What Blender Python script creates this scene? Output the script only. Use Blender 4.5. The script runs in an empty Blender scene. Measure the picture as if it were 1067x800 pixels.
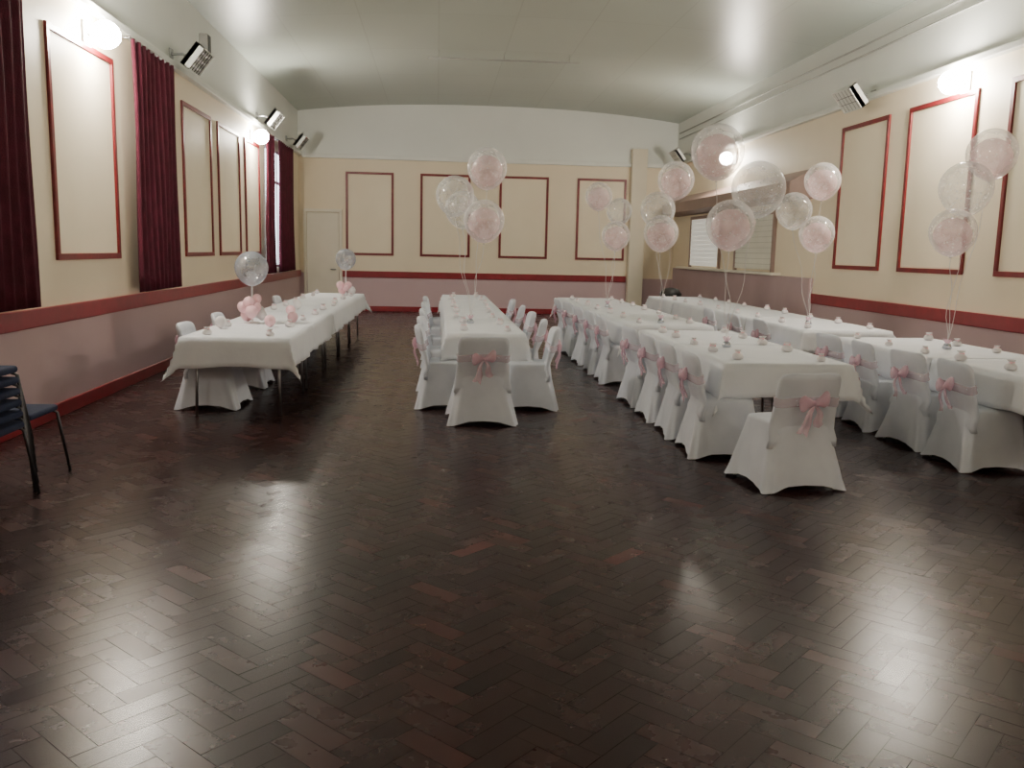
import bpy, math, random
import numpy as np
from mathutils import Vector, Matrix
random.seed(7)
XL,XR,YB,YF=-3.466,6.163,23.08,-3.0
C=bpy.context.scene.collection

# ------------------------------------------------------------------ materials
def newmat(name):
    m=bpy.data.materials.new(name); m.use_nodes=True
    nt=m.node_tree; b=nt.nodes["Principled BSDF"]
    return m,nt,b
def noise_mat(name,col,col2=None,scale=8.0,rough=.6,metal=0.0,bump=0.0,bscale=60.0,spec=.5,alpha=None,emit=None,estr=0):
    m,nt,b=newmat(name)
    if col2 is None: col2=tuple(c*.88 for c in col)
    tc=nt.nodes.new("ShaderNodeTexCoord"); n=nt.nodes.new("ShaderNodeTexNoise")
    n.inputs["Scale"].default_value=scale; n.inputs["Detail"].default_value=4
    nt.links.new(tc.outputs["Object"],n.inputs["Vector"])
    r=nt.nodes.new("ShaderNodeValToRGB")
    r.color_ramp.elements[0].position=.35; r.color_ramp.elements[1].position=.65
    r.color_ramp.elements[0].color=(*col2,1); r.color_ramp.elements[1].color=(*col,1)
    nt.links.new(n.outputs["Fac"],r.inputs["Fac"]); nt.links.new(r.outputs["Color"],b.inputs["Base Color"])
    b.inputs["Roughness"].default_value=rough; b.inputs["Metallic"].default_value=metal
    b.inputs["Specular IOR Level"].default_value=spec
    if bump>0:
        n2=nt.nodes.new("ShaderNodeTexNoise"); n2.inputs["Scale"].default_value=bscale
        nt.links.new(tc.outputs["Object"],n2.inputs["Vector"])
        bp=nt.nodes.new("ShaderNodeBump"); bp.inputs["Strength"].default_value=bump; bp.inputs["Distance"].default_value=.02
        nt.links.new(n2.outputs["Fac"],bp.inputs["Height"]); nt.links.new(bp.outputs["Normal"],b.inputs["Normal"])
    if alpha is not None: b.inputs["Alpha"].default_value=alpha
    if emit: b.inputs["Emission Color"].default_value=(*emit,1); b.inputs["Emission Strength"].default_value=estr
    return m

def wall_mat():
    m,nt,b=newmat("painted_wall")
    g=nt.nodes.new("ShaderNodeNewGeometry"); s=nt.nodes.new("ShaderNodeSeparateXYZ")
    nt.links.new(g.outputs["Position"],s.inputs[0])
    mr=nt.nodes.new("ShaderNodeMath"); mr.operation='DIVIDE'; mr.inputs[1].default_value=6.0
    nt.links.new(s.outputs["Z"],mr.inputs[0])
    r=nt.nodes.new("ShaderNodeValToRGB"); cr=r.color_ramp; cr.interpolation='CONSTANT'
    cr.elements[0].position=0; cr.elements[0].color=(.60,.44,.46,1)
    cr.elements[1].position=.95/6; cr.elements[1].color=(.90,.785,.59,1)
    e=cr.elements.new(3.88/6); e.color=(.82,.84,.79,1)
    nt.links.new(mr.outputs[0],r.inputs["Fac"])
    n=nt.nodes.new("ShaderNodeTexNoise"); n.inputs["Scale"].default_value=.9; n.inputs["Detail"].default_value=5
    nt.links.new(g.outputs["Position"],n.inputs["Vector"])
    mx=nt.nodes.new("ShaderNodeMix"); mx.data_type='RGBA'; mx.blend_type='MULTIPLY'; mx.inputs["Factor"].default_value=.12
    nt.links.new(r.outputs["Color"],mx.inputs[6]); nt.links.new(n.outputs["Fac"],mx.inputs[7])
    nt.links.new(mx.outputs[2],b.inputs["Base Color"]); b.inputs["Roughness"].default_value=.55
    return m
def ceil_mat():
    m,nt,b=newmat("ceiling_boards")
    g=nt.nodes.new("ShaderNodeNewGeometry")
    br=nt.nodes.new("ShaderNodeTexBrick"); br.offset=0; br.inputs["Scale"].default_value=1
    br.inputs["Brick Width"].default_value=1.22; br.inputs["Row Height"].default_value=2.4
    br.inputs["Mortar Size"].default_value=.014; br.inputs["Mortar Smooth"].default_value=.8
    br.inputs["Color1"].default_value=(.49,.54,.49,1); br.inputs["Color2"].default_value=(.46,.51,.46,1); br.inputs["Mortar"].default_value=(.40,.44,.40,1)
    nt.links.new(g.outputs["Position"],br.inputs["Vector"])
    n=nt.nodes.new("ShaderNodeTexNoise"); n.inputs["Scale"].default_value=.5; nt.links.new(g.outputs["Position"],n.inputs["Vector"])
    mx=nt.nodes.new("ShaderNodeMix"); mx.data_type='RGBA'; mx.blend_type='MULTIPLY'; mx.inputs["Factor"].default_value=.15
    nt.links.new(br.outputs["Color"],mx.inputs[6]); nt.links.new(n.outputs["Fac"],mx.inputs[7])
    nt.links.new(mx.outputs[2],b.inputs["Base Color"]); b.inputs["Roughness"].default_value=.34
    bp=nt.nodes.new("ShaderNodeBump"); bp.inputs["Strength"].default_value=.3
    nt.links.new(n.outputs["Fac"],bp.inputs["Height"]); nt.links.new(bp.outputs["Normal"],b.inputs["Normal"])
    return m
def floor_mat():
    m,nt,b=newmat("parquet_blocks")
    a=nt.nodes.new("ShaderNodeAttribute"); a.attribute_name="tone"
    r=nt.nodes.new("ShaderNodeValToRGB"); cr=r.color_ramp
    cr.elements[0].position=0; cr.elements[0].color=(.013,.006,.006,1)
    cr.elements[1].position=1; cr.elements[1].color=(.085,.019,.017,1)
    for p,c in ((.05,(.020,.0085,.0085)),(.3,(.026,.0108,.0104)),(.6,(.033,.0130,.0122)),(.92,(.045,.0160,.0145))):
        e=cr.elements.new(p); e.color=(*c,1)
    nt.links.new(a.outputs["Fac"],r.inputs["Fac"])
    g=nt.nodes.new("ShaderNodeNewGeometry")
    n=nt.nodes.new("ShaderNodeTexNoise"); n.inputs["Scale"].default_value=1.3; n.inputs["Detail"].default_value=6; n.inputs["Roughness"].default_value=.65
    nt.links.new(g.outputs["Position"],n.inputs["Vector"])
    mx=nt.nodes.new("ShaderNodeMix"); mx.data_type='RGBA'; mx.blend_type='OVERLAY'; mx.inputs["Factor"].default_value=.35
    nt.links.new(r.outputs["Color"],mx.inputs[6]); nt.links.new(n.outputs["Fac"],mx.inputs[7])
    nt.links.new(mx.outputs[2],b.inputs["Base Color"])
    n2=nt.nodes.new("ShaderNodeTexNoise"); n2.inputs["Scale"].default_value=5; n2.inputs["Detail"].default_value=4; n2.inputs["Roughness"].default_value=.6
    nt.links.new(g.outputs["Position"],n2.inputs["Vector"])
    mr=nt.nodes.new("ShaderNodeMapRange"); mr.inputs["From Min"].default_value=.3; mr.inputs["From Max"].default_value=.7
    mr.inputs["To Min"].default_value=.23; mr.inputs["To Max"].default_value=.27
    nt.links.new(n2.outputs["Fac"],mr.inputs["Value"])
    ad=nt.nodes.new("ShaderNodeMath"); ad.operation='MULTIPLY_ADD'; ad.inputs[1].default_value=.035
    nt.links.new(a.outputs["Fac"],ad.inputs[0]); nt.links.new(mr.outputs[0],ad.inputs[2]); nt.links.new(ad.outputs[0],b.inputs["Roughness"])
    b.inputs["Specular IOR Level"].default_value=.24
    return m
def balloon_mat(name,tint,base,rim,gloss=.07,speck=.2,conf=0.0):
    m=bpy.data.materials.new(name); m.use_nodes=True; nt=m.node_tree; nt.nodes.clear()
    o=nt.nodes.new("ShaderNodeOutputMaterial")
    tr=nt.nodes.new("ShaderNodeBsdfTransparent"); tr.inputs[0].default_value=(*[min(1,c*.05+.95) for c in tint],1)
    df=nt.nodes.new("ShaderNodeBsdfDiffuse"); df.inputs[0].default_value=(*tint,1)
    tl=nt.nodes.new("ShaderNodeBsdfTranslucent"); tl.inputs[0].default_value=(*tint,1)
    gl=nt.nodes.new("ShaderNodeBsdfGlossy"); gl.inputs["Roughness"].default_value=.08
    lw=nt.nodes.new("ShaderNodeLayerWeight"); lw.inputs["Blend"].default_value=.25
    tcn=nt.nodes.new("ShaderNodeTexCoord"); nz=nt.nodes.new("ShaderNodeTexNoise"); nz.inputs["Scale"].default_value=9
    nt.links.new(tcn.outputs["Object"],nz.inputs["Vector"])
    vo=nt.nodes.new("ShaderNodeTexVoronoi"); vo.inputs["Scale"].default_value=24
    nt.links.new(tcn.outputs["Object"],vo.inputs["Vector"])
    lt=nt.nodes.new("ShaderNodeMath"); lt.operation='LESS_THAN'; lt.inputs[1].default_value=.20
    nt.links.new(vo.outputs["Distance"],lt.inputs[0])
    m0=nt.nodes.new("ShaderNodeMixShader"); m0.inputs[0].default_value=.5
    nt.links.new(df.outputs[0],m0.inputs[1]); nt.links.new(tl.outputs[0],m0.inputs[2])
    mr=nt.nodes.new("ShaderNodeMapRange"); mr.inputs["To Min"].default_value=base-speck*.5; mr.inputs["To Max"].default_value=rim-speck*.5
    nt.links.new(lw.outputs["Facing"],mr.inputs["Value"])
    mm=nt.nodes.new("ShaderNodeMath"); mm.operation='MULTIPLY_ADD'; mm.inputs[1].default_value=speck
    nt.links.new(nz.outputs["Fac"],mm.inputs[0]); nt.links.new(mr.outputs[0],mm.inputs[2])
    mc=nt.nodes.new("ShaderNodeMath"); mc.operation='MULTIPLY_ADD'; mc.inputs[1].default_value=conf; mc.use_clamp=True
    nt.links.new(lt.outputs[0],mc.inputs[0]); nt.links.new(mm.outputs[0],mc.inputs[2])
    m1=nt.nodes.new("ShaderNodeMixShader"); nt.links.new(mc.outputs[0],m1.inputs[0])
    nt.links.new(tr.outputs[0],m1.inputs[1]); nt.links.new(m0.outputs[0],m1.inputs[2])
    m2=nt.nodes.new("ShaderNodeMixShader"); m2.inputs[0].default_value=gloss
    nt.links.new(m1.outputs[0],m2.inputs[1]); nt.links.new(gl.outputs[0],m2.inputs[2])
    nt.links.new(m2.outputs[0],o.inputs[0])
    return m

M={}
M['wall']=wall_mat(); M['ceil']=ceil_mat(); M['floor']=floor_mat()
M['red']=noise_mat("red_gloss_paint",(.27,.010,.020),(.22,.008,.014),rough=.35)
M['redframe']=noise_mat("red_frame_paint",(.20,.013,.016),(.15,.009,.011),rough=.4)
M['panel']=noise_mat("cream_panel_paint",(.89,.79,.60),(.86,.755,.565),scale=1.5,rough=.55)
M['cream']=noise_mat("pale_cream_paint",(.82,.77,.65),(.78,.73,.61),scale=1.5,rough=.55)
M['pier']=noise_mat("dull_cream_paint",(.78,.71,.56),(.73,.66,.52),scale=1.5,rough=.6)
M['white']=noise_mat("white_gloss_paint",(.80,.81,.76),(.75,.76,.71),scale=2,rough=.45)
M['cloth']=noise_mat("white_tablecloth",(.84,.86,.90),(.80,.82,.87),scale=5,rough=.8,bump=.15,bscale=12)
M['cover']=noise_mat("white_stretch_cover",(.72,.75,.83),(.65,.68,.76),scale=4,rough=.75,bump=.12,bscale=9)
M['sash']=noise_mat("pink_organza",(1.0,.68,.80),(1.0,.60,.74),scale=25,rough=.35,alpha=.50,bump=.3,bscale=40)
M['sashband']=noise_mat("sheer_pink_organza",(1.0,.78,.87),(1.0,.72,.83),scale=25,rough=.4,alpha=.28,bump=.3,bscale=40)
M['metal']=noise_mat("brushed_metal",(.45,.45,.46),rough=.35,metal=1)
M['darkmetal']=noise_mat("dark_metal",(.10,.10,.11),rough=.4,metal=.8)
M['grey']=noise_mat("grey_plastic",(.42,.42,.40),rough=.5)
M['dark']=noise_mat("black_plastic",(.02,.02,.022),rough=.45)
M['navy']=noise_mat("navy_upholstery",(.018,.028,.085),(.012,.020,.06),scale=30,rough=.85,bump=.2,bscale=150)
M['wood']=noise_mat("plywood_top",(.42,.28,.16),(.33,.21,.11),scale=3,rough=.5)
M['curtain']=noise_mat("burgundy_velvet",(.10,.006,.024),(.07,.004,.015),scale=6,rough=.85,bump=.2,bscale=80)
M['dusky']=noise_mat("dusky_pink_paint",(.48,.35,.36),(.43,.31,.32),scale=1.5,rough=.5)
M['pelmet']=noise_mat("brown_pink_paint",(.33,.23,.20),(.29,.20,.17),scale=2,rough=.5)
M['shutter']=noise_mat("grey_white_shutter",(.80,.80,.71),(.75,.75,.66),scale=3,rough=.45)
M['slot']=noise_mat("shutter_groove",(.58,.58,.51),rough=.6)
M['glowshutter']=noise_mat("glowing_white_shutter",(.88,.88,.82),(.84,.84,.78),scale=3,rough=.45,emit=(1,.97,.88),estr=.30)  # shutter brightness put in as faint emission; no lamp is built behind it
M['glass']=noise_mat("daylit_window_glass",(.8,.85,.9),rough=.1,emit=(.80,.88,1.0),estr=4.0)
LC=(1.0,.92,.80)
M['lamp']=noise_mat("lit_diffuser",(1,.95,.85),rough=.4,emit=LC,estr=380)
M['lampmid']=noise_mat("mid_lit_diffuser",(1,.95,.85),rough=.4,emit=LC,estr=310)
M['lampdim']=noise_mat("dim_lit_diffuser",(1,.95,.85),rough=.4,emit=LC,estr=230)
M['clear']=balloon_mat("clear_latex",(1,1,1),.18,.60,.10,.16,.28)
M['pink']=balloon_mat("pink_latex",(1.0,.74,.77),.42,.62,.06,.35,0)
M['silver']=balloon_mat("silver_clear_latex",(.50,.54,.63),.42,.78,.20,.35,.2)
M['string']=noise_mat("white_ribbon",(.85,.82,.82),rough=.5)
M['foil']=noise_mat("silver_foil",(.62,.66,.74),(.5,.54,.62),scale=7,rough=.25,metal=.8)
M['pinkball']=noise_mat("matte_pink_latex",(1.0,.66,.72),(.97,.60,.66),scale=6,rough=.4)
M['whiteball']=noise_mat("matte_white_latex",(.90,.86,.88),rough=.4)

# ------------------------------------------------------------------ helpers
def mesh_obj(name,verts,faces,mats,smooth=False,midx=None):
    me=bpy.data.meshes.new(name); me.from_pydata([tuple(v) for v in verts],[],faces)
    if not isinstance(mats,(list,tuple)): mats=[mats]
    for m in mats: me.materials.append(m)
    if midx: me.polygons.foreach_set("material_index",midx)
    if smooth: me.polygons.foreach_set("use_smooth",[True]*len(me.polygons))
    me.update(); ob=bpy.data.objects.new(name,me); C.objects.link(ob); return ob
class MB:
    def __init__(s): s.v=[];s.f=[];s.m=[]
    def box(s,x0,x1,y0,y1,z0,z1,mi=0,T=None):
        b=len(s.v); P=[(x0,y0,z0),(x1,y0,z0),(x1,y1,z0),(x0,y1,z0),(x0,y0,z1),(x1,y0,z1),(x1,y1,z1),(x0,y1,z1)]
        if T: P=[tuple(T@Vector(p)) for p in P]
        s.v+=P
        for f in [(0,3,2,1),(4,5,6,7),(0,1,5,4),(1,2,6,5),(2,3,7,6),(3,0,4,7)]: s.f.append(tuple(b+i for i in f)); s.m.append(mi)
    def loft(s,rings,mi=0,cap0=True,cap1=True):
        b=len(s.v); n=len(rings[0])
        for r in rings: s.v+=[tuple(p) for p in r]
        for k in range(len(rings)-1):
            for i in range(n):
                j=(i+1)%n; s.f.append((b+k*n+i,b+k*n+j,b+(k+1)*n+j,b+(k+1)*n+i)); s.m.append(mi)
        if cap0: s.f.append(tuple(b+i for i in range(n))[::-1]); s.m.append(mi)
        if cap1: s.f.append(tuple(b+(len(rings)-1)*n+i for i in range(n))); s.m.append(mi)
    def tube(s,pts,r,n=8,mi=0):
        pts=[Vector(p) for p in pts]; rings=[]
        up=None
        for k,p in enumerate(pts):
            t=(pts[min(k+1,len(pts)-1)]-pts[max(k-1,0)]).normalized()
            if up is None:
                up=Vector((0,0,1)) if abs(t.z)<.9 else Vector((1,0,0))
            a=t.cross(up).normalized(); b2=t.cross(a).normalized()
            rr=r[k] if isinstance(r,(list,tuple)) else r
            rings.append([p+a*rr*math.cos(2*math.pi*i/n)+b2*rr*math.sin(2*math.pi*i/n) for i in range(n)])
        s.loft(rings,mi)
    def rev(s,prof,n=20,c=(0,0,0),mi=0):
        rings=[[ (c[0]+r*math.cos(2*math.pi*i/n),c[1]+r*math.sin(2*math.pi*i/n),c[2]+z) for i in range(n)] for r,z in prof]
        s.loft(rings,mi)
    def obj(s,name,mats,smooth=False): return mesh_obj(name,s.v,s.f,mats,smooth,s.m)
def bevel(o,w=.005,seg=2):
    m=o.modifiers.new("b",'BEVEL'); m.width=w; m.segments=seg; m.limit_method='ANGLE'; return o
def empty(name,loc=(0,0,0),rz=0):
    e=bpy.data.objects.new(name,None); e.empty_display_size=.1; C.objects.link(e); e.location=loc; e.rotation_euler=(0,0,rz); return e
def par(ch,p): ch.parent=p; return ch
def tag(o,label,cat,group=None,kind=None):
    o["label"]=label; o["category"]=cat
    if group: o["group"]=group
    if kind: o["kind"]=kind
    return o
def struct(o,label=None):
    o["kind"]="structure"
    if label: o["label"]=label
    return o
def dup(root,loc,rz=0.0,scale=None,name=None):
    n=root.copy(); C.objects.link(n); n.location=loc; n.rotation_euler=(0,0,rz)
    if scale: n.scale=scale
    for ch in root.children:
        c=ch.copy(); C.objects.link(c); c.parent=n
        for g in ch.children:
            d=g.copy(); C.objects.link(d); d.parent=c
    return n

# ------------------------------------------------------------------ room shell
def boxobj(name,x0,x1,y0,y1,z0,z1,mat,bev=0):
    b=MB(); b.box(x0,x1,y0,y1,z0,z1); o=b.obj(name,mat)
    if bev: bevel(o,bev)
    return o
def floor():
    Wd,n=.095,3; v=[(XL,YF,-.0012),(XR,YF,-.0012),(XR,YB,-.0012),(XL,YB,-.0012)]; f=[(0,1,2,3)]; tone=[0.0]
    c,s=math.cos(math.pi/4),math.sin(math.pi/4); cx,cy=1.35,10.0; g=.012
    rng=random.Random(3)
    for b in range(-45,46):
        for k in range(-170,171):
            for H in (0,1):
                if H==0: x0,y0,x1,y1=k+2*n*b,k,k+2*n*b+n,k+1
                else: x0,y0,x1,y1=k+2*n*b,k+1,k+2*n*b+1,k+1+n
                mx,my=(x0+x1)/2*Wd,(y0+y1)/2*Wd
                X=cx+mx*c-my*s; Y=cy+mx*s+my*c
                if not(XL<X<XR and YF<Y<YB): continue
                i=len(v); tx,ty=rng.gauss(0,.0016),rng.gauss(0,.0016)
                for (a,d) in ((x0+g,y0+g),(x1-g,y0+g),(x1-g,y1-g),(x0+g,y1-g)):
                    a*=Wd; d*=Wd; px=cx+a*c-d*s; py=cy+a*s+d*c
                    v.append((min(max(px,XL),XR),min(max(py,YF),YB),max(-.0006,min(.0006,(px-X)*tx+(py-Y)*ty))))
                f.append((i,i+1,i+2,i+3)); t=rng.random()
                t=.05+.70*t if H==0 else .20+.76*t
                tone.append(t if rng.random()>.002 else 1.0)
    o=mesh_obj("floor",v,f,M['floor'])
    at=o.data.attributes.new("tone",'FLOAT','FACE'); at.data.foreach_set("value",tone)
    struct(o,"dark red-brown herringbone parquet floor with worn varnish")
floor()
T=.2
struct(boxobj("wall_left",XL-T,XL,YF-T,YB+T,-.1,5.4,M['wall']),"cream wall with mauve dado and white upper band")
struct(boxobj("wall_right",XR,XR+T,YF-T,YB+T,-.1,5.4,M['wall']),"cream wall with mauve dado and white upper band")
struct(boxobj("wall_back",XL,XR,YB,YB+T,-.1,5.4,M['wall']),"cream end wall with mauve dado and white upper band")
struct(boxobj("wall_front",XL,XR,YF-T,YF,-.1,5.4,M['wall']),"cream end wall")
def ceiling():
    n=24; v=[];f=[]
    for i in range(n+1):
        t=i/n; x=XL+(XR-XL)*t; z=4.93+.27*(1-abs(2*t-1)**2.4)
        v+=[(x,YF,z),(x,YB,z),(x,YF,z+.1),(x,YB,z+.1)]
    for i in range(n):
        a=4*i; f+=[(a,a+1,a+5,a+4),(a+2,a+6,a+7,a+3)]
    o=mesh_obj("ceiling",v,f,M['ceil'],True); struct(o,"gently vaulted grey-white boarded ceiling")
ceiling()
struct(boxobj("baseboard_left",XL,XL+.025,YF,YB,0,.13,M['red'],.006),"red painted skirting board")
struct(boxobj("baseboard_back",-2.39,XR-.025,YB-.025,YB,0,.13,M['red'],.006),"red painted skirting board")
struct(boxobj("baseboard_right",XR-.025,XR,YF,YB,0,.13,M['red'],.006),"red painted skirting board")
struct(boxobj("trim_1",XL,XL+.035,YF,YB,.86,1.02,M['red'],.008),"wide red dado rail")
struct(boxobj("trim_2",-2.39,4.93,YB-.035,YB,.86,1.02,M['red'],.008),"wide red dado rail")
struct(boxobj("trim_3",XR-.035,XR,YF,14.2,.86,1.02,M['red'],.008),"wide red dado rail")
struct(boxobj("trim_4",XL,XL+.10,YF,YB,3.84,3.92,M['white'],.01),"white ledge above the cream wall")
struct(boxobj("trim_5",XL+.10,XR-.10,YB-.10,YB,3.80,3.90,M['white'],.01),"white ledge above the cream wall")
struct(boxobj("trim_6",XR-.10,XR,YF,YB,3.84,3.92,M['white'],.01),"white ledge above the cream wall")
TR=[7]
def frame(ax,wallc,a0,a1,z0,z1,sgn):
    b=MB(); w=.058; d=.028
    def bx(p0,p1,q0,q1,dd,mi):
        lo,hi=sorted((wallc,wallc+sgn*dd))
        if ax=='x': b.box(lo,hi,p0,p1,q0,q1,mi)
        else: b.box(p0,p1,lo,hi,q0,q1,mi)
    bx(a0,a1,z0,z0+w,d,0); bx(a0,a1,z1-w,z1,d,0); bx(a0,a0+w,z0+w,z1-w,d,0); bx(a1-w,a1,z0+w,z1-w,d,0)
    bx(a0+w,a1-w,z0+w,z1-w,.006,1)
    o=b.obj("trim_%d"%TR[0],[M['redframe'],M['panel']]); TR[0]+=1; bevel(o,.006)
    struct(o,"dark red moulding frame around a cream wall panel")
for a in ((8.50,10.14),(12.73,14.28),(14.70,16.26),(16.7,18.0),(4.2,5.8)): frame('x',XL,a[0],a[1],1.43,3.52,1)
for a in ((-2.30,-1.10),(-.43,.84),(1.58,2.84),(3.58,4.86)): frame('y',YB,a[0],a[1],1.42,3.49,-1)
for a in ((12.04,13.48),(10.02,11.52),(7.9,9.42),(5.8,7.3)): frame('x',XR,a[0],a[1],1.44,3.56,-1)
b=MB(); b.box(-3.27,-2.47,YB-.03,YB,0,2.47)
d=b.obj("door_1",M['cream']); bevel(d,.01); struct(d,"plain pale door")
b=MB()
b.box(-3.35,-3.28,YB-.07,YB,0,2.55);b.box(-2.46,-2.39,YB-.07,YB,0,2.55);b.box(-3.28,-2.46,YB-.07,YB,2.48,2.55)
o=b.obj("trim_30",M['cream']); struct(o,"pale door surround")
b=MB(); b.tube([(-2.56,YB-.03,1.05),(-2.56,YB-.09,1.05),(-2.68,YB-.09,1.05)],.014); h=b.obj("door_handle",M['metal'],True); par(h,d)
struct(boxobj("wall_pier",4.95,5.34,YB-.22,YB,0,4.25,M['pier'],.01),"slim cream pier at the corner of the hall")
b=MB(); y0,y1=14.4,22.75
pr=[(XR,3.06),(XR-.42,2.84),(XR-.42,2.62),(XR,2.56)]
b.loft([[(x,y0,z) for x,z in pr],[(x,y1,z) for x,z in pr]])
o=b.obj("trim_31",M['pelmet']); bevel(o,.008); struct(o,"sloping brown canopy above the servery")
o=boxobj("trim_32",XR-.07,XR,14.2,22.75,.13,1.27,M['dusky'],.01); struct(o,"dusky pink servery front panelling")
o=boxobj("trim_33",XR-.20,XR,15.6,22.0,1.27,1.32,M['cream'],.01); struct(o,"servery counter shelf")
def shutter(n,y0,y1,z0,z1,mat,slot):
    b=MB(); x=XR
    k=int((z1-z0)/.095)
    for i in range(k):
        za=z0+(z1-z0)*i/k; zb=z0+(z1-z0)*(i+1)/k
        b.box(x-.045,x-.0,y0,y1,za+.005,zb-.005,0)
    b.box(x-.030,x,y0,y1,z0,z1,1)
    for (p,q,r,s) in ((y0-.07,y0,z0-.04,z1+.07),(y1,y1+.07,z0-.04,z1+.07)): b.box(x-.06,x,p,q,r,s,2)
    b.box(x-.06,x,y0,y1,z1,z1+.07,2)
    o=b.obj("window_%d"%n,[mat,slot,M['pelmet']]); struct(o,"closed pale slatted servery shutter")
shutter(1,19.15,21.3,1.36,2.44,M['glowshutter'],M['glowshutter']); shutter(2,16.0,18.0,1.36,2.38,M['shutter'],M['slot'])
def window(n,y0,y1,z0,z1):
    b=MB(); b.box(XL,XL+.02,y0,y1,z0,z1,0)
    w=.06
    for (p,q,r,s) in ((y0,y0+w,z0,z1),(y1-w,y1,z0,z1),(y0,y1,z0,z0+w),(y0,y1,z1-w,z1),((y0+y1)/2-w/2,(y0+y1)/2+w/2,z0,z1),(y0,y1,z1-.7,z1-.7+w)):
        b.box(XL,XL+.05,p,q,r,s,1)
    o=b.obj("window_%d"%n,[M['glass'],M['white']]); struct(o,"tall white-framed window with daylight behind")
window(3,18.7,20.8,1.15,3.6); window(4,6.1,7.5,1.15,3.6)
def curtain(y0,y1,z0,z1,folds,label):
    n=folds*8; nz=14; v=[];f=[]
    rng=random.Random(int(y0*10)); ph=[rng.uniform(-.5,.5) for _ in range(folds+2)]
    for k in range(nz+1):
        tz=k/nz; z=z1+(z0-z1)*tz
        for i in range(n+1):
            t=i/n; amp=.045*(.55+.45*tz)
            y=y0+(y1-y0)*t+.012*math.sin(t*folds*4*math.pi+1)*tz
            x=XL+.13+amp*math.sin(t*folds*2*math.pi+ph[int(t*folds)]*.4*math.sin(tz*3))+.01*math.sin(tz*5+t*9)
            v.append((x,y,z+(.008*math.sin(t*folds*2*math.pi) if k==nz else 0)))
    for k in range(nz):
        for i in range(n):
            a=k*(n+1)+i; f.append((a,a+1,a+n+2,a+n+1))
    root=empty("curtain",(XL,(y0+y1)/2,z0)); 
    o=mesh_obj("curtain_fabric",[(p[0]-XL,p[1]-(y0+y1)/2,p[2]-z0) for p in v],f,M['curtain'],True)
    s=o.modifiers.new("s",'SOLIDIFY'); s.thickness=.006; par(o,root)
    bb=MB(); L=(y1-y0)/2
    bb.tube([(.13,-L-.05,z1-z0+.0),(.13,L+.05,z1-z0+.0)],.015,10)
    bb.tube([(0,-L,z1-z0),(.13,-L,z1-z0)],.01); bb.tube([(0,L,z1-z0),(.13,L,z1-z0)],.01)
    par(bb.obj("curtain_rail",M['metal'],True),root)
    tag(root,label,"curtain","burgundy curtains along the windows")
curtain(6.2,7.80,1.05,3.80,9,"burgundy velvet curtain drawn half across a window")
curtain(10.40,12.0,1.05,3.80,9,"burgundy velvet curtain hanging closed on cream wall")
curtain(18.1,18.95,1.05,3.80,5,"burgundy velvet curtain drawn aside from bright window")
curtain(19.5,21.4,1.05,3.80,9,"burgundy velvet curtain drawn aside from bright window")

# ------------------------------------------------------------------ wall lights & heaters
def ball(b,c,r,mi=0,n=16,m=10,sz=1.0):
    prof=[(max(1e-4,r*math.sin(math.pi*k/m)),-r*sz*math.cos(math.pi*k/m)) for k in range(m+1)]
    b.rev(prof,n,c,mi)
def wall_light(side,y,z,mat='lamp'):
    s=1 if side=='L' else -1; x=XL if side=='L' else XR
    root=empty("wall_light",(x,y,z))
    b=MB(); b.box(min(0,s*.03),max(0,s*.03),-.09,.09,-.12,.12); par(bevel(b.obj("back_plate",M['white']),.01),root)
    b=MB(); b.tube([(s*.02,0,0),(s*.06,0,-.02),(s*.09,0,.0)],.015); par(b.obj("arm",M['metal'],True),root)
    b=MB(); ball(b,(s*.20,0,0),.14,sz=.95); par(b.obj("lit_shade",M[mat],True),root)
    tag(root,"glowing round wall light on the cream wall","wall light","wall lights")
for a in (('L',9.45,3.62),('L',17.3,3.60,'lampmid'),('R',10.3,3.66),('R',18.45,3.60,'lampdim'),('L',-.6,3.62,'lampdim'),('R',-.6,3.62,'lampdim')): wall_light(*a)  # last pair is unseen, behind the camera, added as dim fill light
def heater(side,y,z):
    s=1 if side=='L' else -1; x=XL if side=='L' else XR
    root=empty("wall_heater",(x,y,z)); 
    Tm=Matrix.Translation((s*.34,0,0))@Matrix.Rotation(s*math.radians(38),4,'Y')
    b=MB()
    b.box(-.06,.0,-.27,.27,-.17,.17,0,Tm)
    for (p,q,r,t) in ((-.27,-.255,-.17,.17),(.255,.27,-.17,.17)): b.box(-.06,.07,p,q,r,t,0,Tm) if s>0 else b.box(-.07,.06,p,q,r,t,0,Tm)
    for (r,t) in ((-.17,-.155),(.155,.17)): b.box(-.06,.07,-.27,.27,r,t,0,Tm) if s>0 else b.box(-.07,.06,-.27,.27,r,t,0,Tm)
    par(b.obj("housing",M['white']),root)
    b=MB()
    for k in range(3):
        zc=-.1+.1*k; b.tube([Tm@Vector((s*.03,-.25,zc)),Tm@Vector((s*.03,.25,zc))],.016)
    par(b.obj("heating_element",M['whiteball'],True),root)
    b=MB()
    for k in range(5): yy=-.2+.10*k; b.box(*( (.055,.062) if s>0 else (-.062,-.055)),yy-.003,yy+.003,-.16,.16,0,Tm)
    for zz in (-.05,.05): b.box(*( (.055,.062) if s>0 else (-.062,-.055)),-.26,.26,zz-.003,zz+.003,0,Tm)
    par(b.obj("guard_grille",M['dark']),root)
    b=MB(); b.tube([(0,0,.05),(s*.15,0,.06),(s*.30,0,0)],.018); b.box(min(0,s*.02),max(0,s*.02),-.06,.06,0,.12)
    par(b.obj("bracket",M['metal']),root)
    tag(root,"white infrared heater tilted down from a wall bracket","heater","wall heaters")
for a in (('L',12.35,3.98),('L',17.9,4.0),('L',21.3,3.98),('R',12.6,3.85),('R',21.8,3.98)): heater(*a)
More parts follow.
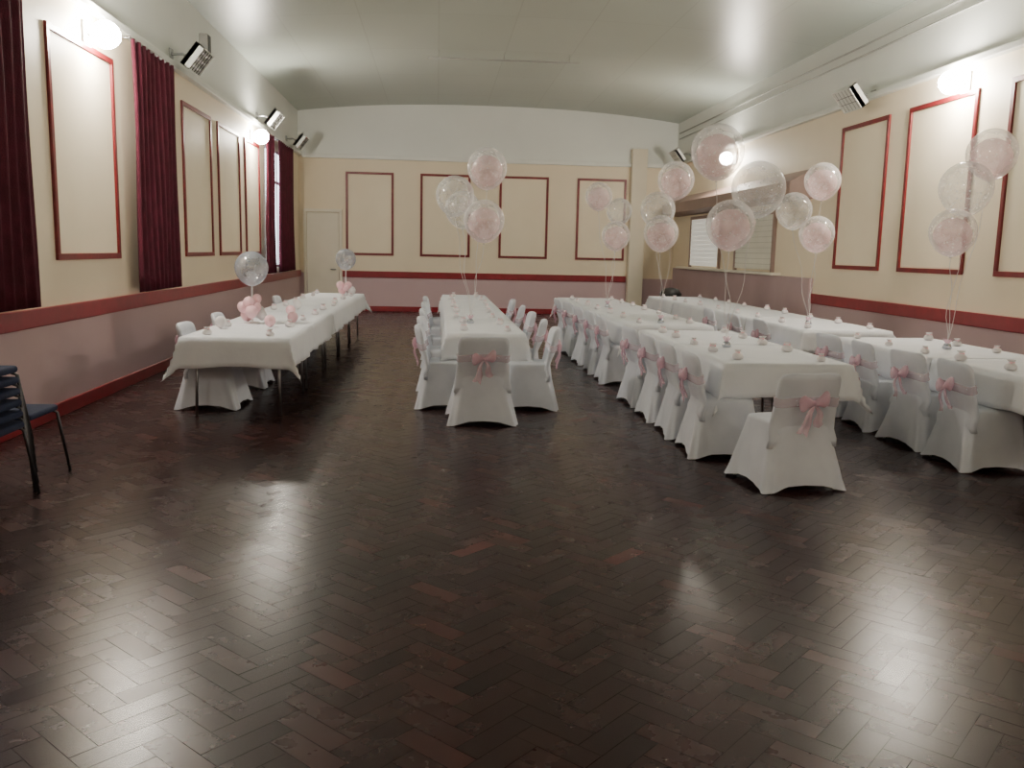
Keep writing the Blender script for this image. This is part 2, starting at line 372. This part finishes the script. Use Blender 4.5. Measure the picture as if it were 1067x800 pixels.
def speaker(x,y,z):
    root=empty("wall_speaker",(x,y,z)); b=MB(); b.box(0,.12,-.09,.09,-.13,.13); par(bevel(b.obj("speaker_box",M['grey']),.01),root)
    b=MB(); b.box(.12,.128,-.075,.075,-.115,.115); par(b.obj("speaker_grille",M['dark']),root)
    tag(root,"small grey speaker high on the white wall","speaker")
speaker(XL,13.9,4.5)
for i,z in enumerate((4.52,4.66)):
    b=MB(); b.tube([(XR-.0142,2,z),(XR-.0142,12,z),(XR-.0142,22.9,z)],.014,8); o=b.obj("conduit_pipe",M['grey'],True)
    tag(o,"thin painted conduit running along the white wall","pipe","conduits")
b=MB(); b.tube([(-.2,16.9,5.05),(2.6,16.9,5.05)],.014,8)
for x in (0,1.2,2.4): b.tube([(x,16.9,5.05),(x,16.9,5.19)],.006,6)
tag(b.obj("ceiling_rail",M['grey'],True),"thin metal rail hung under the ceiling","rail")
root=empty("litter_bin",(5.12,19.2,0)); b=MB(); b.rev([(.18,0),(.19,.02),(.23,.70),(.23,.72)],24); par(b.obj("bin_body",M['dark'],True),root)
b=MB(); b.rev([(.245,.72),(.24,.76),(.16,.86),(.03,.89)],24); par(b.obj("bin_lid",M['dark'],True),root)
tag(root,"black round litter bin with domed lid","bin")

# ------------------------------------------------------------------ covered chair
def sup(t,a,b,p=3.2):
    c,s=math.cos(t),math.sin(t)
    return (a*math.copysign(abs(c)**(2/p),c), b*math.copysign(abs(s)**(2/p),s))
BW=.236
def build_chair():
    root=empty("covered_chair")
    N=72; b=MB(); rings=[]
    nz=12
    for k in range(nz+1):
        t=k/nz
        r=[]
        for i in range(N):
            th=2*math.pi*i/N
            fl=(1-t)**1.1
            corner=abs(math.sin(2*th))**1.2
            a=.238+ .112*fl*(.50+.50*corner); bb=.230+.102*fl*(.50+.50*corner)
            x,y=sup(th,a,bb,4.2+1.6*fl)
            zb=.045*(1-corner)**1.2+.004
            z=zb*(1-t)+.455*t
            w=.008*math.sin(th*12+t*3)*(1-t)
            r.append((x*(1+w/.25),y*(1+w/.25),z))
        rings.append(r)
    rings.append([(x*.97,y*.97,.468) for (x,y,z) in rings[-1]])
    rings.append([(x*.86,y*.86,.476) for (x,y,z) in rings[-2]])
    rings.append([(x*.4,y*.4,.474) for (x,y,z) in rings[-3]])
    b.loft(rings,0,cap0=False)
    sc=b.obj("seat_cover",M['cover'],True); par(sc,root)
    b=MB(); rings=[]
    prof=[(.30,.270),(.36,.262),(.42,.254),(.50,.246),(.60,.240),(.68,.238),(.74,.237),(.78,.232),(.805,.220),(.822,.200),(.83,.15)]
    for (z,w) in prof:
        yc=-.205-(z-.45)*.20-max(0,.45-z)*.05
        th=.033 if z<.775 else .033*math.sqrt(max(.05,1-((z-.775)/.06)**2))
        r=[]
        for i in range(48):
            a=2*math.pi*i/48; x,y=sup(a,w,th,3.4)
            y+= -.05*(1-(x/.24)**2)*max(0,min(1,(z-.42)/.2))+.02
            r.append((x,yc+y-(.035 if z<.4 else 0),z))
        rings.append(r)
    b.loft(rings); par(b.obj("back_cover",M['cover'],True),root)
    b=MB(); rings=[]
    for k,(z,e) in enumerate(((.595,.004),(.605,.009),(.63,.005),(.65,.009),(.662,.004))):
        yc=-.205-(z-.45)*.20; w=BW+.002; r=[]
        for i in range(48):
            a=2*math.pi*i/48; x,y=sup(a,w+e,.033+e,3.4); y+=-.05*(1-(x/.24)**2)+.02
            r.append((x,yc+y,z+.008*math.sin(3*a)))
        rings.append(r)
    b.loft(rings,0,False,False); par(b.obj("sash_band",M['sashband'],True),root)
    b=MB(); cy=-.312; cz=.63
    ball(b,(0,cy-.005,cz),.018,n=10,m=6)
    for s in (-1,1):
        K=9; rr=[]
        for k in range(K):
            t=k/(K-1); x=s*(.008+.100*t); hz=.010+.040*math.sin(math.pi*min(1,t*.62+.05))*(1 if t<.95 else .8); hy=.008+.020*math.sin(math.pi*min(1,.1+t*.8))
            rr.append([(x,cy-.012+hy*math.cos(2*math.pi*i/12),cz+.025*t*(1.4 if s>0 else -.2)+hz*math.sin(2*math.pi*i/12)*(1+.15*math.sin(7*t+i))) for i in range(12)])
        b.loft(rr)
        K=8; rows=[]
        for k in range(K+1):
            t=k/K; x=s*(.010+.06*t+.012*math.sin(t*6)); z=cz-.02-(.15 if s>0 else .19)*t; w=.010+.028*t
            y=cy-.012-.012*math.sin(t*5)+.015*t
            rows.append([(x-w,y+.008,z-.0),(x-w*.3,y-.01,z-.005),(x+w*.3,y+.008,z-.0),(x+w,y-.008,z+(.03*s if k==K else 0))])
        o=len(b.v)
        for r in rows: b.v+=r
        for k in range(K):
            for i in range(3): a=o+k*4+i; b.f.append((a,a+1,a+5,a+4)); b.m.append(0)
    par(b.obj("sash_bow",M['sash'],True),root)
    for sx in (-1,1):
        for sy in (-1,1):
            b=MB(); b.tube([(sx*.17,sy*.17,.44),(sx*.255,sy*.245,.0)],.011,8); par(b.obj("leg",M['metal'],True),root)
    return root
chair0=build_chair(); first=[True]
def chair(x,y,deg,label="chair in white stretch cover with pink organza bow",group="covered chairs at the tables"):
    rz=math.radians(deg)
    if first[0]:
        chair0.location=(x,y,0); chair0.rotation_euler=(0,0,rz); o=chair0; first[0]=False
    else: o=dup(chair0,(x,y,0),rz)
    return tag(o,label,"chair",group)
J=lambda a=4: random.uniform(-a,a)
endl="white covered chair with pink bow at the table end"
chair(.43,8.30,1,endl); chair(2.50,6.03,9,endl)
for y in (9.15,10.3,11.7,13.2,14.8): chair(.11,y,-90+J(6))
for y in (9.12,10.2,11.4,12.8,14.4): chair(.95,y,90+J(9))
for y in (6.99,7.72,8.50,9.35,10.95,11.8,12.8,13.9,15.0): chair(2.33,y,-90+J(6))
for y in (6.58,7.32,8.08,8.88,10.8,11.8,12.9): chair(4.31,y,-90+J(6))
for y in (9.05,10.4,12.2,14.2): chair(-2.22,y,-90+J(3),"white covered chair pushed under the top table")

# ------------------------------------------------------------------ tables
def table(cx,y0,y1,w):
    root=empty("folding_table",(cx,(y0+y1)/2,0)); L=(y1-y0)/2-.01; W=w/2
    b=MB(); b.box(-W,W,-L,L,.715,.742); par(bevel(b.obj("tabletop",M['wood']),.006),root)
    for sx in (-1,1):
        for sy in (-1,1):
            b=MB(); b.tube([(sx*(W-.12),sy*(L-.14),.715),(sx*(W-.10),sy*(L-.12),0)],.014,8); par(b.obj("leg",M['metal'],True),root)
    b=MB()
    for sy in (-1,1): b.tube([(-W+.11,sy*(L-.135),.5),(W-.11,sy*(L-.135),.5)],.009,8)
    par(b.obj("crossbar",M['metal'],True),root)
    tag(root,"folding table on metal legs under a white cloth","table","folding tables in rows")
def cloth(cx,y0,y1,w,o0,o1,os=.27,seed=0):
    rng=random.Random(seed); ph=[rng.uniform(0,6) for _ in range(6)]
    W=w/2+.006; Yc=(y0+y1)/2; L=(y1-y0)/2-.002
    def axis(h,oa,ob,st):
        a=[-h-oa*(1-k/6) for k in range(6)] if oa>0 else []
        n=int(2*h/st); m=[-h+2*h*k/n for k in range(n+1)]
        c=[h+ob*(k+1)/6 for k in range(6)] if ob>0 else []
        return a+m+c
    U=axis(W,os,os,.09); V=axis(L,o0,o1,.09)
    v=[];f=[]
    for vv in V:
        for uu in U:
            dx=max(0,abs(uu)-W); dy=max(0,abs(vv)-L); sx=math.copysign(1,uu); sy=math.copysign(1,vv)
            mx,mn=max(dx,dy),min(dx,dy)
            drop=mx+.45*mn
            rip=.026*(drop/.27)
            x=min(abs(uu),W)*sx; y=min(abs(vv),L)*sy
            if dx>0: x+=sx*(.010+.05*dx+.34*mn+rip*(.5+.5*math.sin(vv*9+ph[0])+.4*math.sin(vv*21+ph[1])))
            if dy>0: y+=sy*(.010+.05*dy+.34*mn+rip*(.5+.5*math.sin(uu*10+ph[2])+.4*math.sin(uu*23+ph[3])))
            z=.748-drop+(.0015*math.sin(uu*13+ph[4])*math.sin(vv*9+ph[5]) if drop==0 else .012*math.sin(uu*6+vv*5+ph[0])*drop/.27)
            v.append((x,y,z))
    n=len(U)
    for j in range(len(V)-1):
        for i in range(n-1):
            a=j*n+i; f.append((a,a+1,a+n+1,a+n))
    o=mesh_obj("tablecloth",v,f,M['cloth'],True); o.location=(cx,Yc,0)
    s=o.modifiers.new("s",'SOLIDIFY'); s.thickness=.003; s.offset=1
    tag(o,"plain white tablecloth draped with hanging corners","tablecloth","white tablecloths")
def row(cx,w,ys,o_end=.27,seed=0):
    for i in range(len(ys)-1):
        table(cx,ys[i],ys[i+1],w)
        cloth(cx,ys[i],ys[i+1],w,o_end if i==0 else 0,o_end if i==len(ys)-2 else 0,seed=seed+i)
row(-1.86,.98,[8.35,10.05,11.8,13.5,15.2,16.95],seed=1)
row(.52,.80,[9.15,11.15,13.15,15.15,17.15],seed=11)
row(2.83,1.05,[6.85,8.35,9.9],seed=21)
row(2.83,1.05,[10.55,12.65,14.75,16.85],seed=31)
row(4.90,1.10,[10.2,12.15,14.1,16.05,18.0],seed=41)
row(4.90,1.10,[5.5,7.4,9.35],seed=51)

# ------------------------------------------------------------------ favour bags and table decorations
def favour():
    root=empty("favour_bag")
    b=MB(); b.rev([(.020,0),(.036,.006),(.040,.022),(.030,.040),(.012,.048)],14); par(b.obj("bag_body",M['whiteball'],True),root)
    b=MB(); rings=[]
    for k,(r,z) in enumerate(((.012,.048),(.017,.056),(.024,.066))):
        rings.append([( r*(1+.25*(k/2)*math.cos(6*a))*math.cos(a), r*(1+.25*(k/2)*math.cos(6*a))*math.sin(a), z) for a in [2*math.pi*i/24 for i in range(24)]])
    b.loft(rings,0,False,False); par(b.obj("bag_frill",M['whiteball'],True),root)
    b=MB(); b.rev([(.012,.044),(.015,.047),(.015,.051),(.012,.054)],12)
    ball(b,(.018,-.008,.049),.008,n=8,m=5); ball(b,(-.018,-.008,.049),.008,n=8,m=5)
    par(b.obj("ribbon_tie",M['pinkball'],True),root)
    return root
fav0=favour(); ffirst=[True]
def fav(x,y):
    z=.7525
    s=random.uniform(.95,1.3)
    if ffirst[0]: o=fav0; o.location=(x,y,z); o.scale=(s,s,s); ffirst[0]=False
    else: o=dup(fav0,(x,y,z),random.uniform(0,6),(s,s,s))
    tag(o,"small white favour bag with pink tie on tablecloth","favour bag","favour bags on the tables")
for (cx,w,y0,y1,st) in ((-1.86,.98,8.65,16.8,.9),(.52,.8,9.4,17,1.0),(2.83,1.05,7.1,9.8,.62),(2.83,1.05,10.8,16.7,.9),(4.9,1.1,10.4,17.8,.9),(4.9,1.1,6.0,9.2,.62)):
    y=y0
    while y<y1:
        for s in (-1,1): fav(cx+s*(w/2-.17)+J(.04),y+J(.08))
        y+=st

# ------------------------------------------------------------------ balloons
def balloon_prof(R,m=18):
    pr=[]
    for k in range(m+1):
        a=math.pi*k/m; z=-math.cos(a); r=math.sin(a)
        if z<0: z=z*(1.12); r*=(1-.10*(-z)**2)
        pr.append((max(.002,r*R),z*R))
    return pr
def balloon(x,y,z,R,kind,wx,wy,wz=.80,grp="helium balloon cluster"):
    root=empty("balloon",(x,y,z))
    b=MB(); b.rev(balloon_prof(R),28); b.rev([(.006,-R*1.17),(.014,-R*1.15),(.005,-R*1.11)],10)
    env=b.obj("balloon_skin",M['clear'] if kind!='p' else M['pink'],True); par(env,root)
    if kind=='i':
        b=MB(); b.rev(balloon_prof(R*.80),24,(0,0,-R*.19)); par(b.obj("inner_balloon",M['pink'],True),root)
    b=MB(); pts=[]
    for k in range(11):
        t=k/10; pts.append((  (wx-x)*t+.03*math.sin(t*9+x)*math.sin(math.pi*t),(wy-y)*t,(-R*1.15)+((wz-z)+R*1.15)*t))
    b.tube(pts,.0028,5); par(b.obj("ribbon",M['string'],True),root)
    lab={"p":"pink helium balloon on a white ribbon","c":"clear helium balloon on a white ribbon","i":"clear balloon with pink balloon inside on ribbon"}[kind]
    tag(root,lab,"balloon",grp)
def weight(x,y):
    root=empty("balloon_weight",(x,y,.753)); b=MB(); b.rev([(.035,0),(.045,.01),(.03,.05),(.008,.06)],12); par(b.obj("weight_body",M['foil'],True),root)
    b=MB(); rings=[]
    for k,(r,z) in enumerate(((.008,.055),(.03,.072),(.04,.095))):
        rings.append([(r*(1+.2*math.cos(7*a))*math.cos(a),r*(1+.2*math.cos(7*a))*math.sin(a),z+.01*math.cos(7*a)) for a in [2*math.pi*i/28 for i in range(28)]])
    b.loft(rings,0,False,False); par(b.obj("foil_frill",M['sash'],True),root)
    tag(root,"small foil balloon weight with pink frill on tablecloth","balloon weight","balloon weights")
CL=[ (.40,10.4,[(.56,10.3,2.53,.225,'i'),(.20,10.35,2.22,.22,'c'),(.53,10.2,1.94,.23,'i'),(.30,10.65,2.08,.21,'c')]),
     (2.72,8.1,[(2.47,7.9,2.52,.235,'i'),(2.88,7.95,2.21,.24,'c'),(2.59,7.8,1.88,.215,'i')]),
     (2.80,10.9,[(2.88,10.8,2.50,.22,'i'),(2.66,10.75,2.14,.21,'c'),(2.70,10.7,1.86,.21,'i')]),
     (2.72,14.0,[(2.50,13.9,2.48,.21,'i'),(2.84,13.95,2.26,.20,'c'),(2.77,13.8,1.88,.22,'i')]),
     (4.75,11.0,[(4.76,10.9,2.55,.22,'i'),(4.42,10.9,2.18,.22,'c'),(4.69,10.8,1.90,.215,'i')]),
     (4.95,8.2,[(5.15,8.1,2.60,.225,'i'),(4.93,8.1,2.28,.24,'c'),(4.78,8.0,1.87,.21,'i')]) ]
for wx,wy,bs in CL:
    weight(wx,wy)
    for (x,y,z,R,k) in bs: balloon(x,y,z,R,k,wx,wy,.82)
def centerpiece(x,y,zt,Rt,n,seed):
    rng=random.Random(seed)
    root=empty("balloon_centrepiece",(x,y,.753))
    b=MB(); b.rev([(.07,0),(.07,.012),(.01,.02),(.008,zt-.753-Rt)],16); par(b.obj("stand",M['whiteball'],True),root)
    b=MB(); b.rev([(p[0],p[1]) for p in balloon_prof(Rt)],24,(0,0,zt-.753)); o=b.obj("large_balloon",M['silver'],True); o["label"]="translucent silver balloon"; par(o,root)
    for i in range(n):
        a=i*2.4; r=.10 if i<5 else .05; zz=.09+.075*(i//2.0)*.6
        b=MB(); b.rev(balloon_prof(.060+rng.uniform(-.01,.015),10),14,(r*math.cos(a),r*math.sin(a),zz)); par(b.obj("small_balloon",M['pinkball'] if i%3 else M['whiteball'],True),root)
    tag(root,"silver balloon centrepiece with pink balloon collar","balloon centrepiece","balloon centrepieces on the top table")
centerpiece(-2.02,10.0,1.36,.18,9,1); centerpiece(-1.62,16.2,1.40,.18,6,2)
for i,(x,y) in enumerate(((-1.75,9.55),(-2.2,9.3),(-1.6,10.1),(-2.1,10.7),(-1.8,11.2),(-1.9,12.4))):
    b=MB(); b.rev(balloon_prof(.06,12),16,(0,0,.067)); b.rev([(.004,-.004),(.01,.0),(.004,.006)],8); o=b.obj("small_balloon",M['pinkball'] if i%2==0 else M['whiteball'],True)
    o.location=(x,y,.755); tag(o,("small pink" if i%2==0 else "small white")+" balloon lying on the tablecloth","balloon","loose balloons on the top table")

# ------------------------------------------------------------------ stacking chairs
def stack_chair():
    root=empty("stacking_chair")
    b=MB(); b.box(-.22,.22,-.21,.22,.44,.485); o=bevel(b.obj("seat",M['navy']),.02,3); par(o,root)
    b=MB(); b.box(-.20,.20,-.275,-.245,.60,.86,0,Matrix.Translation((0,-.0,0))); o=bevel(b.obj("backrest",M['navy']),.018,3); par(o,root)
    for sx in (-1,1):
        b=MB(); b.tube([(sx*.215,-.29,.84),(sx*.215,-.24,.5),(sx*.23,-.20,.44),(sx*.27,-.30,0)],.011,8); par(b.obj("rear_leg",M['darkmetal'],True),root)
        b=MB(); b.tube([(sx*.215,-.2,.45),(sx*.225,.16,.44),(sx*.235,.20,.42),(sx*.28,.25,0)],.011,8); par(b.obj("front_leg",M['darkmetal'],True),root)
    return root
s0=stack_chair(); s0.location=(-2.83,6.10,0); s0.rotation_euler=(0,0,math.radians(-90))
tag(s0,"navy upholstered stacking chair on metal legs","chair","navy stacking chairs by the wall")
for k in range(6):
    o=dup(s0,(-2.78-.004*k,5.48,.07*k),math.radians(-90)); tag(o,"navy stacking chair in a stack beside the wall","chair","navy stacking chairs by the wall")

# ------------------------------------------------------------------ world, camera
w=bpy.data.worlds.new("World"); bpy.context.scene.world=w; w.use_nodes=True
w.node_tree.nodes["Background"].inputs[0].default_value=(.5,.55,.6,1); w.node_tree.nodes["Background"].inputs[1].default_value=.2
yaw,pitch,roll=.0868,.1484,.022
f=Vector((math.sin(yaw)*math.cos(pitch),math.cos(yaw)*math.cos(pitch),-math.sin(pitch)))
r=Vector((math.cos(yaw),-math.sin(yaw),0)); u=r.cross(f)
r2=r*math.cos(roll)+u*math.sin(roll); u2=-r*math.sin(roll)+u*math.cos(roll)
cam=bpy.data.cameras.new("camera"); co=bpy.data.objects.new("camera",cam); C.objects.link(co)
cam.sensor_width=36; cam.lens=924.5/1067*36; cam.clip_end=100
mt=Matrix((( r2.x,u2.x,-f.x,0),(r2.y,u2.y,-f.y,0),(r2.z,u2.z,-f.z,1.6),(0,0,0,1))); co.matrix_world=mt
bpy.context.scene.camera=co
